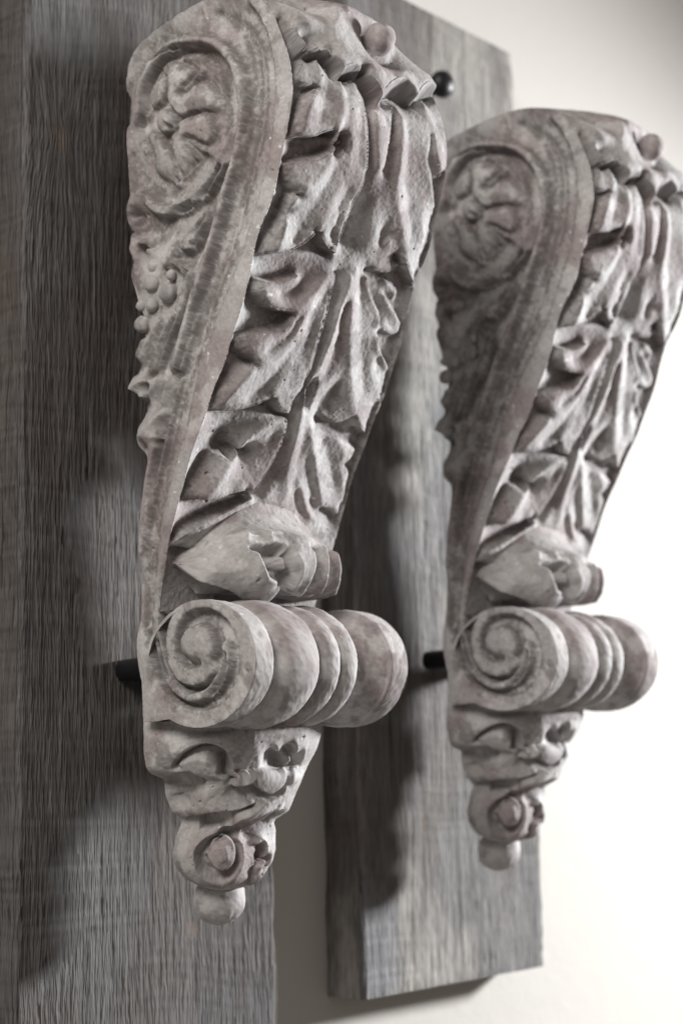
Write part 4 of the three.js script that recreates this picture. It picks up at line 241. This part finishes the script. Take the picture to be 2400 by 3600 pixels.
// front: profile swept across, with the acanthus relief on it
const prof = curve(FRONT_PROFILE);
{
  const nx = 264, ny = 1010, L = FRONT_LINES.map((l) => l.map((v, k) => k % 3 === 0 ? (v * U / HW + 1) / 2 : k % 3 === 1 ? v * U / prof.len : v * U));
  const edge = (u) => { const l = []; for (let k = 0; k <= 60; k++) l.push(u, k / 60, 0); return l; };
  L.push(edge(0), edge(1), [0, 0, 0, 1, 0, 0], [0, 1, 0, 1, 1, 0], [0.08, 0.13, 0.002, 0.25, 0.13, 0.013, 0.45, 0.13, 0.021, 0.8, 0.13, 0.012], [0.15, 0.05, 0.002, 0.5, 0.05, 0.01, 0.85, 0.05, 0.002]);
  const f = flaws(carve(relief(nx, ny, L), nx, ny, 0.0006), nx, ny, 0.0006, 5, 130), dirtShade = grimeShade(FRONT_LINES, -38), XS = (x, s, o, c, px, py, pz) => soilShade(c, o, dirtShade(x, s), px, py, pz, 0.6);  // leaf hollows darkened in the colour: lodged dust and painted recess shade
  const g = gridGeometry(nx, ny, (i, j) => { const s = j / (ny - 1) * prof.len, [y, z, n0, n1] = prof.at(s), u = i / (nx - 1) * 2 - 1, e = smooth(0.0, 0.02, 1 - Math.abs(u)), h = f[j * nx + i]* e; return [u * (halfWidth(y) + 0.0001), y - n0 * h * -1, z + n1 * h]; }, (i, j) => [i / (nx - 1) * 2 * HW / 0.08, j / (ny - 1) * prof.len / 0.08]);
  const rows = (c) => Math.floor(c / nx);
  const split = (i) => 0.262 + 0.02 * Math.abs(i / nx - 0.5);       // crown above, leaf below
  const crown = subset(g, (x, y, z, a) => rows(a) / ny < split(a % nx)), leaf = subset(g, (x, y, z, a) => rows(a) / ny >= split(a % nx));
  for (const [name, part] of [['crown_leaf', crown], ['acanthus_leaf', leaf]]) { stoneColors(part); const p = part.attributes.position, t = part.attributes.uv, c = part.attributes.color.array;
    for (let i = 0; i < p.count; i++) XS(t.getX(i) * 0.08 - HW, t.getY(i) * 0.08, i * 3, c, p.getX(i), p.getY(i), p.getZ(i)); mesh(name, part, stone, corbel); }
}
// bead in the crown
function lump(rx, ry, rz, seed, n = 28) { const g = mergeVertices(new THREE.SphereGeometry(1, n, Math.round(n * 0.7))), p = g.attributes.position; for (let i = 0; i < p.count; i++) { const x = p.getX(i), y = p.getY(i), z = p.getZ(i), k = 1 + 0.06 * noise(x * 1.7 + seed, y * 1.7, z * 1.7) + 0.02 * noise(x * 6, y * 6 + seed, z * 6); p.setXYZ(i, x * rx * k, y * ry * k, z * rz * k); } g.computeVertexNormals(); return g; }
{ const [y, z, n0, n1] = prof.at(0.159); mesh('bead', stoneColors(lump(0.0105, 0.0108, 0.0105, 3, 40).translate(0.0075, y + n0 * 0.0165, z + n1 * 0.0165)), stone, corbel); }

// sides: outline = front profile, then the volute, then the back edge
const outline = [];                                                // (z, y)
for (let k = 0; k <= 300; k++) { const [y, z] = prof.at(prof.len * k / 300); outline.push([z, y]); }
for (let k = 0; k <= 60; k++) { const a = (118 - k / 60 * 240) * Math.PI / 180; outline.push([RC[1] + RZ * Math.cos(a), RC[0] + RY * Math.sin(a)]); }
for (const [z, y] of [[0.026, 0.137], [0.0125, 0.137], [0.0118, 0.150], [0.0108, 0.1623], [0.0062, 0.18], [0.0054, 0.195], [0.007, 0.218], [0.0115, 0.2445], [0.0152, 0.2707], [0.016, 0.2985], [0.013, 0.312], [0.0085, 0.318], [0.0070, 0.330], [0.0105, 0.340], [0.0085, 0.352], [0.0014, 0.3573], [0.0012, 0.364], [0.0055, 0.372], [0.0045, 0.385], [0.0075, 0.392], [0.0088, 0.404], [0.0048, 0.417], [0.0035, 0.427], [0.0005, 0.4355], [-0.0005, 0.4447], [0.0018, 0.452], [0.0015, 0.466], [-0.0015, 0.475], [-0.001, 0.482], [0.0022, 0.49], [0.0008, 0.505], [-0.0006, 0.52], [-0.0008, 0.54], [0.0012, 0.5577], [-0.0012, 0.566], [-0.001, 0.574]]) outline.push([z, y]);
function nearest(z, y) { let best = 1e9, bz = 0, by = 0, inside = false; const n = outline.length;
  for (let i = 0, j = n - 1; i < n; j = i++) { const [x1, y1] = outline[j], [x2, y2] = outline[i], dx = x2 - x1, dy = y2 - y1, t = clamp(((z - x1) * dx + (y - y1) * dy) / (dx * dx + dy * dy + 1e-12), 0, 1), qx = x1 + dx * t, qy = y1 + dy * t, d = (z - qx) ** 2 + (y - qy) ** 2; if (d < best) { best = d; bz = qx; by = qy; }
    if ((y1 > y) !== (y2 > y) && z < (x2 - x1) * (y - y1) / (y2 - y1) + x1) inside = !inside; }
  return [Math.sqrt(best), bz, by, inside]; }
const inPoly = (poly, x, y) => { let r = false; for (let i = 0, j = poly.length - 1; i < poly.length; j = i++) { const [a, b] = poly[j], [c, d] = poly[i]; if ((b > y) !== (d > y) && x < (c - a) * (y - b) / (d - b) + a) r = !r; } return r; };
const ROSETTE = [[132, 5709], [317, 5820], [622, 5760], [845, 5586], [952, 5325], [932, 5097], [803, 4839], [491, 4819], [240, 4870], [56, 5070], [-8, 5352], [38, 5528]].map(([a, b]) => [a * U, b * U]);
// dark antique glazing, plus shade painted into the sunk bands and grounds of the sides: broken patches along the traced hollows
const sideDirtShade = grimeShade(SIDE_LINES, -22);
function glazeShade(g) { const p = g.attributes.position, c = g.attributes.color.array; for (let i = 0; i < p.count; i++) soilShade(c, i * 3, sideDirtShade(p.getZ(i), p.getY(i)), p.getX(i), p.getY(i), p.getZ(i), 0.72); return g; }
function sidePanel(sign, nz, ny, seed) {
  const z0 = -0.004, z1 = 0.166, y0 = 0.128, y1 = 0.612, cell = (z1 - z0) / (nz - 1);
  const L = SIDE_LINES.map((l) => l.map((v, k) => k % 3 === 0 ? (v * U - z0) / (z1 - z0) : k % 3 === 1 ? (v * U - y0) / (y1 - y0) : v * U));
  const rim = []; for (let k = 0; k < 361; k++) rim.push((outline[k][0] - z0) / (z1 - z0), (outline[k][1] - y0) / (y1 - y0), 0); L.push(rim);
  const f = flaws(soften(relief(nz, ny, L), nz, ny, nz > 200 ? 2 : 1), nz, ny, cell, seed, 120);
  const P = new Float32Array(nz * ny * 3), T = new Float32Array(nz * ny * 2), ok = new Uint8Array(nz * ny), I = [];
  for (let j = 0; j < ny; j++) for (let i = 0; i < nz; i++) { let z = z0 + (z1 - z0) * i / (nz - 1), y = y0 + (y1 - y0) * j / (ny - 1); const q = j * nz + i, [d, bz, by, inside] = nearest(z, y);
    if (d < cell * 0.75) { z = bz; y = by; ok[q] = 1; if (z > 0.024) f[q] = 0; } else ok[q] = inside ? 1 : 0;
    P.set([sign * (halfWidth(y) + f[q]), y, z], q * 3); T.set([z / 0.08, y / 0.08], q * 2); }
  for (let j = 0; j < ny - 1; j++) for (let i = 0; i < nz - 1; i++) { const q = j * nz + i; if (!(ok[q] && ok[q + 1] && ok[q + nz] && ok[q + nz + 1])) continue;
    const cz = (P[q * 3 + 2] + P[(q + nz + 1) * 3 + 2]) / 2, cy = (P[q * 3 + 1] + P[(q + nz + 1) * 3 + 1]) / 2; if (!inPoly(outline, cz, cy)) continue;
    if (sign < 0) I.push(q, q + 1, q + nz, q + 1, q + nz + 1, q + nz); else I.push(q, q + nz, q + 1, q + 1, q + nz, q + nz + 1); }
  const g = new THREE.BufferGeometry(); g.setAttribute('position', new THREE.BufferAttribute(P, 3)); g.setAttribute('uv', new THREE.BufferAttribute(T, 2)); g.setIndex(I); g.computeVertexNormals();
  const ros = (x, y, z) => inPoly(ROSETTE, z, y), vol = (x, y, z) => y < 0.2125 && ((z - RC[1]) / (RZ + 0.001)) ** 2 + ((y - RC[0]) / (RY + 0.001)) ** 2 < 1;
  const panel = subset(g, (x, y, z) => !ros(x, y, z) && !vol(x, y, z));
  // rim of the panel turned inwards
  const e = new Map(); for (let k = 0; k < I.length; k += 3) for (const [a, b] of [[I[k], I[k + 1]], [I[k + 1], I[k + 2]], [I[k + 2], I[k]]]) { if (e.has(b * 1e7 + a)) e.delete(b * 1e7 + a); else e.set(a * 1e7 + b, [a, b]); }
  const cp = [], cu = [], ci = []; for (const [a, b] of e.values()) { const n = cp.length / 3; if (P[a * 3 + 2] > 0.024 && P[a * 3 + 1] < 0.592) continue; for (const [v, s] of [[a, 0], [b, 0], [a, 1], [b, 1]]) { cp.push(P[v * 3] - sign * s * 0.028, P[v * 3 + 1], P[v * 3 + 2]); cu.push(P[v * 3 + 2] / 0.08 + s * 0.3, P[v * 3 + 1] / 0.08); } ci.push(n, n + 2, n + 1, n + 1, n + 2, n + 3); }
  const cg = new THREE.BufferGeometry(); cg.setAttribute('position', new THREE.Float32BufferAttribute(cp, 3)); cg.setAttribute('uv', new THREE.Float32BufferAttribute(cu, 2)); cg.setIndex(ci); cg.computeVertexNormals();
  const m = mesh('side_panel', glazeShade(stoneColors(mergeGeometries([panel, cg]))), stone, corbel);
  mesh('rosette', glazeShade(stoneColors(subset(g, ros))), stone, m); mesh('volute', glazeShade(stoneColors(subset(g, vol))), stone, m);
  BERRIES.forEach(([z, y, r], k) => mesh('berry', stoneColors(lump(r * U * 0.95, r * U * 1.05, r * U, k * 3.3).translate(sign * (halfWidth(y * U) - 0.0088), y * U, z * U)), stone, m));
}
sidePanel(-1, 236, 672, 15); sidePanel(1, 118, 336, 16);

// core behind the carving
{ const sh = new THREE.Shape(outline.map(([z, y]) => new THREE.Vector2(z, y))); const g = new THREE.ExtrudeGeometry(sh, { depth: 0.1, bevelEnabled: false, steps: 1 });
  const p = g.attributes.position; for (let i = 0; i < p.count; i++) { const z = p.getX(i), y = p.getY(i), x = p.getZ(i) - 0.05; if (y < 0.2125) p.setXYZ(i, x, RC[0] + (y - RC[0]) * 0.7, 0.016 + (z - 0.016) * 0.72); else p.setXYZ(i, x, 0.36 + (y - 0.36) * 0.965, 0.012 + (z - 0.012) * 0.74); }
  g.index || 0; g.deleteAttribute('normal'); const m = mergeVertices(g); m.computeVertexNormals(); mesh('core', stoneColors(m), stone, corbel); }

// the roll between the volutes: rim, ring, thin ring, ring, rim
function ring(name, xs, seed) {                                     // xs: [x, radius factor]
  const na = 168, pts = new THREE.CatmullRomCurve3(xs.map(([x, r]) => new THREE.Vector3(x, r, 0)), false, 'catmullrom', 0.4).getPoints(46);
  const nx = pts.length;
  const g = gridGeometry(nx, na, (i, j) => { const a = j / (na - 1) * 2 * Math.PI + 2.3, p = pts[i], w = 1 + 0.006 * noise(a * 2, seed, p.x * 60) , c0 = Math.sin(a), c1 = Math.cos(a), h = 0.0009 * fbm(p.x * 70 + seed, c0 * 3.2, c1 * 3.2, 4) + 0.00022 * noise(p.x * 500, c0 * 20, c1 * 20); return [p.x, RC[0] + (RY * p.y * w + h) * c0, RC[1] + (RZ * p.y * w + h) * c1]; }, (i, j) => [pts[i].x / 0.08 + pts[i].y * 0.6, j / na * 3.5]);
  return mesh(name, stoneColors(g), stone, corbel);
}
for (const s of [-1, 1]) ring('roll_rim', [[s * 0.0714, 0.94], [s * 0.0715, 0.985], [s * 0.0702, 1.0], [s * 0.064, 1.005], [s * 0.058, 1.0], [s * 0.0553, 0.985], [s * 0.0545, 0.93], [s * 0.053, 0.8], [s * 0.0505, 0.7]], 40 + s);
ring('roll_ring', [[-0.0525, 0.70], [-0.0512, 0.82], [-0.048, 0.93], [-0.042, 1.01], [-0.034, 1.05], [-0.026, 1.05], [-0.019, 1.02], [-0.0135, 0.965], [-0.0108, 0.90], [-0.0098, 0.82]], 43);
ring('roll_band', [[-0.0106, 0.82], [-0.0098, 0.90], [-0.0065, 0.975], [-0.0015, 1.01], [0.0035, 1.0], [0.0068, 0.95], [0.0078, 0.87]], 47);
ring('roll_band', [[0.0072, 0.85], [0.0078, 0.91], [0.0105, 0.975], [0.0155, 1.01], [0.0205, 0.995], [0.0238, 0.94], [0.0250, 0.84], [0.0255, 0.74]], 48);
ring('roll_neck', [[0.0245, 0.70], [0.029, 0.715], [0.036, 0.75], [0.044, 0.81], [0.050, 0.88], [0.0548, 0.945]], 49);

// leaf tip curling out above the roll
{
  const c = curve(CURL_PROFILE), nx = 190, ny = 150, xa = -0.067, xb = 0.072, L = CURL_LINES.map((l) => l.map((v, k) => k % 3 === 0 ? (v * U - xa) / (xb - xa) : k % 3 === 1 ? v * U / c.len : v * U));
  L.push([0.16, 0, -0.012, 1, 0, -0.012], [0.16, 1, -0.012, 1, 1, -0.012], [0, 0, -0.03, 0, 1, -0.03], [1, 0, -0.014, 1, 1, -0.014]);
  const f = flaws(soften(relief(nx, ny, L), nx, ny, 2), nx, ny, 0.00065, 61, 80);
  const g = gridGeometry(nx, ny, (i, j) => { const [y, z, n0, n1] = c.at(j / (ny - 1) * c.len), x = xa + (xb - xa) * i / (nx - 1), h = f[j * nx + i], back = 6 * x ** 2; return [x, y + n0 * h, z + n1 * h - back]; }, (i, j) => [i / nx * 1.5, j / ny]);
  mesh('leaf_curl', stoneColors(g), stone, corbel);
}
// pendant below: a small leaf tier, then a pair of scrolls
{
  const nt = 300, ny = 250, yA = PENDANT_TABLE[0][0] * U, yB = PENDANT_TABLE.at(-1)[0] * U, t0 = -90, t1 = 90, n = 500, A = new Float32Array(n), B = new Float32Array(n);
  for (let k = 0; k < n; k++) { const y = yA + (yB - yA) * k / (n - 1); let i = 0; while (i < PENDANT_TABLE.length - 2 && PENDANT_TABLE[i + 1][0] * U > y) i++; const p = PENDANT_TABLE[i], q = PENDANT_TABLE[i + 1], t = clamp((p[0] * U - y) / ((p[0] - q[0]) * U), 0, 1); A[k] = (p[1] + (q[1] - p[1]) * t) * U; B[k] = (p[2] + (q[2] - p[2]) * t) * U; }
  for (let r = 0; r < 30; r++) for (const M of [A, B]) { const c = M.slice(); for (let k = 1; k < n - 1; k++) M[k] = 0.25 * c[k - 1] + 0.5 * c[k] + 0.25 * c[k + 1]; }
  const L = PENDANT_LINES.map((l) => l.map((v, k) => k % 3 === 0 ? (v / 10 - t0) / (t1 - t0) : k % 3 === 1 ? (yA - v * U) / (yA - yB) : v * U));
  L.push([0, 0, 0, 0, 1, 0], [1, 0, 0, 1, 1, 0], [0, 0, 0, 1, 0, 0], [0, 1, 0, 1, 1, 0]);
  // the far right flank repeats the carving of the left one, mirrored
  const f = flaws(soften(relief(nt, ny, L), nt, ny, 2), nt, ny, 0.0006, 71, 120);
  const e = 2 / 2.4, at = (i, j) => { const k = j / (ny - 1) * (n - 1), q = Math.min(n - 2, Math.floor(k)), u = k - q, a = A[q] * (1 - u) + A[q + 1] * u, b = B[q] * (1 - u) + B[q + 1] * u, th = (t0 + (t1 - t0) * i / (nt - 1)) * Math.PI / 180, s = Math.sin(th), c = Math.cos(th); return [a * Math.sign(s) * Math.abs(s) ** e, yA + (yB - yA) * j / (ny - 1), 0.004 + b * Math.sign(c) * Math.abs(c) ** e]; };
  const base = gridGeometry(nt, ny, at, () => [0, 0]), bp = base.attributes.position.array, bn = base.attributes.normal.array, sg = bn[(120 * nt + 150) * 3 + 2] < 0 ? -1 : 1;
  const g = gridGeometry(nt, ny, (i, j) => { const q = (j * nt + i) * 3, h = f[j * nt + i] * sg; return [bp[q] + bn[q] * h, bp[q + 1] + bn[q + 1] * h, bp[q + 2] + bn[q + 2] * h]; }, (i, j) => [i / nt * 2, j / ny * 1.6]);
  const cut = (i) => 0.6; 
  mesh('pendant_leaf', stoneColors(subset(g, (x, y, z, a) => Math.floor(a / nt) / ny < cut(a))), stone, corbel);
  mesh('pendant_scroll', stoneColors(subset(g, (x, y, z, a) => Math.floor(a / nt) / ny >= cut(a))), stone, corbel);
  mesh('pendant_back', stoneColors(mergeGeometries([box(-0.05, 0.05, 0.105, 0.14, 0.0065, 0.02).toNonIndexed(), box(-0.03, 0.03, 0.036, 0.105, 0.0065, 0.02).toNonIndexed()])), stone, corbel);
  mesh('drop_ball', stoneColors(lump(0.0176, 0.0172, 0.0172, 8, 64).translate(0, 0.0205, 0.0065)), stone, corbel);
}
// black metal standoffs that hold it clear of the board
const blackMetal = new THREE.MeshStandardMaterial({ color: new THREE.Color().setRGB(0.012, 0.012, 0.013), roughness: 0.45, metalness: 0.3 });
function standoffs(parent, gap, xu) { for (const [x, y] of [[-0.034, 0.1735], [0.034, 0.1735], [xu, 0.466]]) {
  const pts = [[0, -gap + 0.0003], [0.0075, -gap + 0.0003], [0.0095, -0.006], [0.0105, 0.014], [0, 0.014]].map(([r, h]) => new THREE.Vector2(r, h));
  mesh('standoff_peg', new THREE.LatheGeometry(pts, 32).rotateX(Math.PI / 2).translate(x, y, 0), blackMetal, parent); } }
const second = corbel.clone(); second.name = 'carved_corbel_001'; scene.add(second);
second.userData = { label: 'farther stone corbel, partly cut off by the right frame edge', category: 'corbel', group: 'stone corbels' };
corbel.position.set(0.763, -0.1155, 0.0512);
second.position.set(1.0805, -0.1010, 0.0455); second.rotation.x = 0.03;
standoffs(corbel, 0.0512, 0.01); standoffs(second, 0.0400, -0.012);

// black knob screwed to the farther board
const knob = mesh('round_knob', new THREE.LatheGeometry([[0, 0], [0.007, 0], [0.0075, 0.005], [0.0105, 0.008], [0.0125, 0.013], [0.011, 0.019], [0.006, 0.0225], [0, 0.0235]].map(([r, h]) => new THREE.Vector2(r, h)), 40).rotateX(Math.PI / 2), blackMetal);
knob.position.set(1.0845, 0.586, 0.0005);
knob.userData = { label: 'small round black knob on the farther board above its corbel', category: 'knob' };

renderer.render(scene, camera);
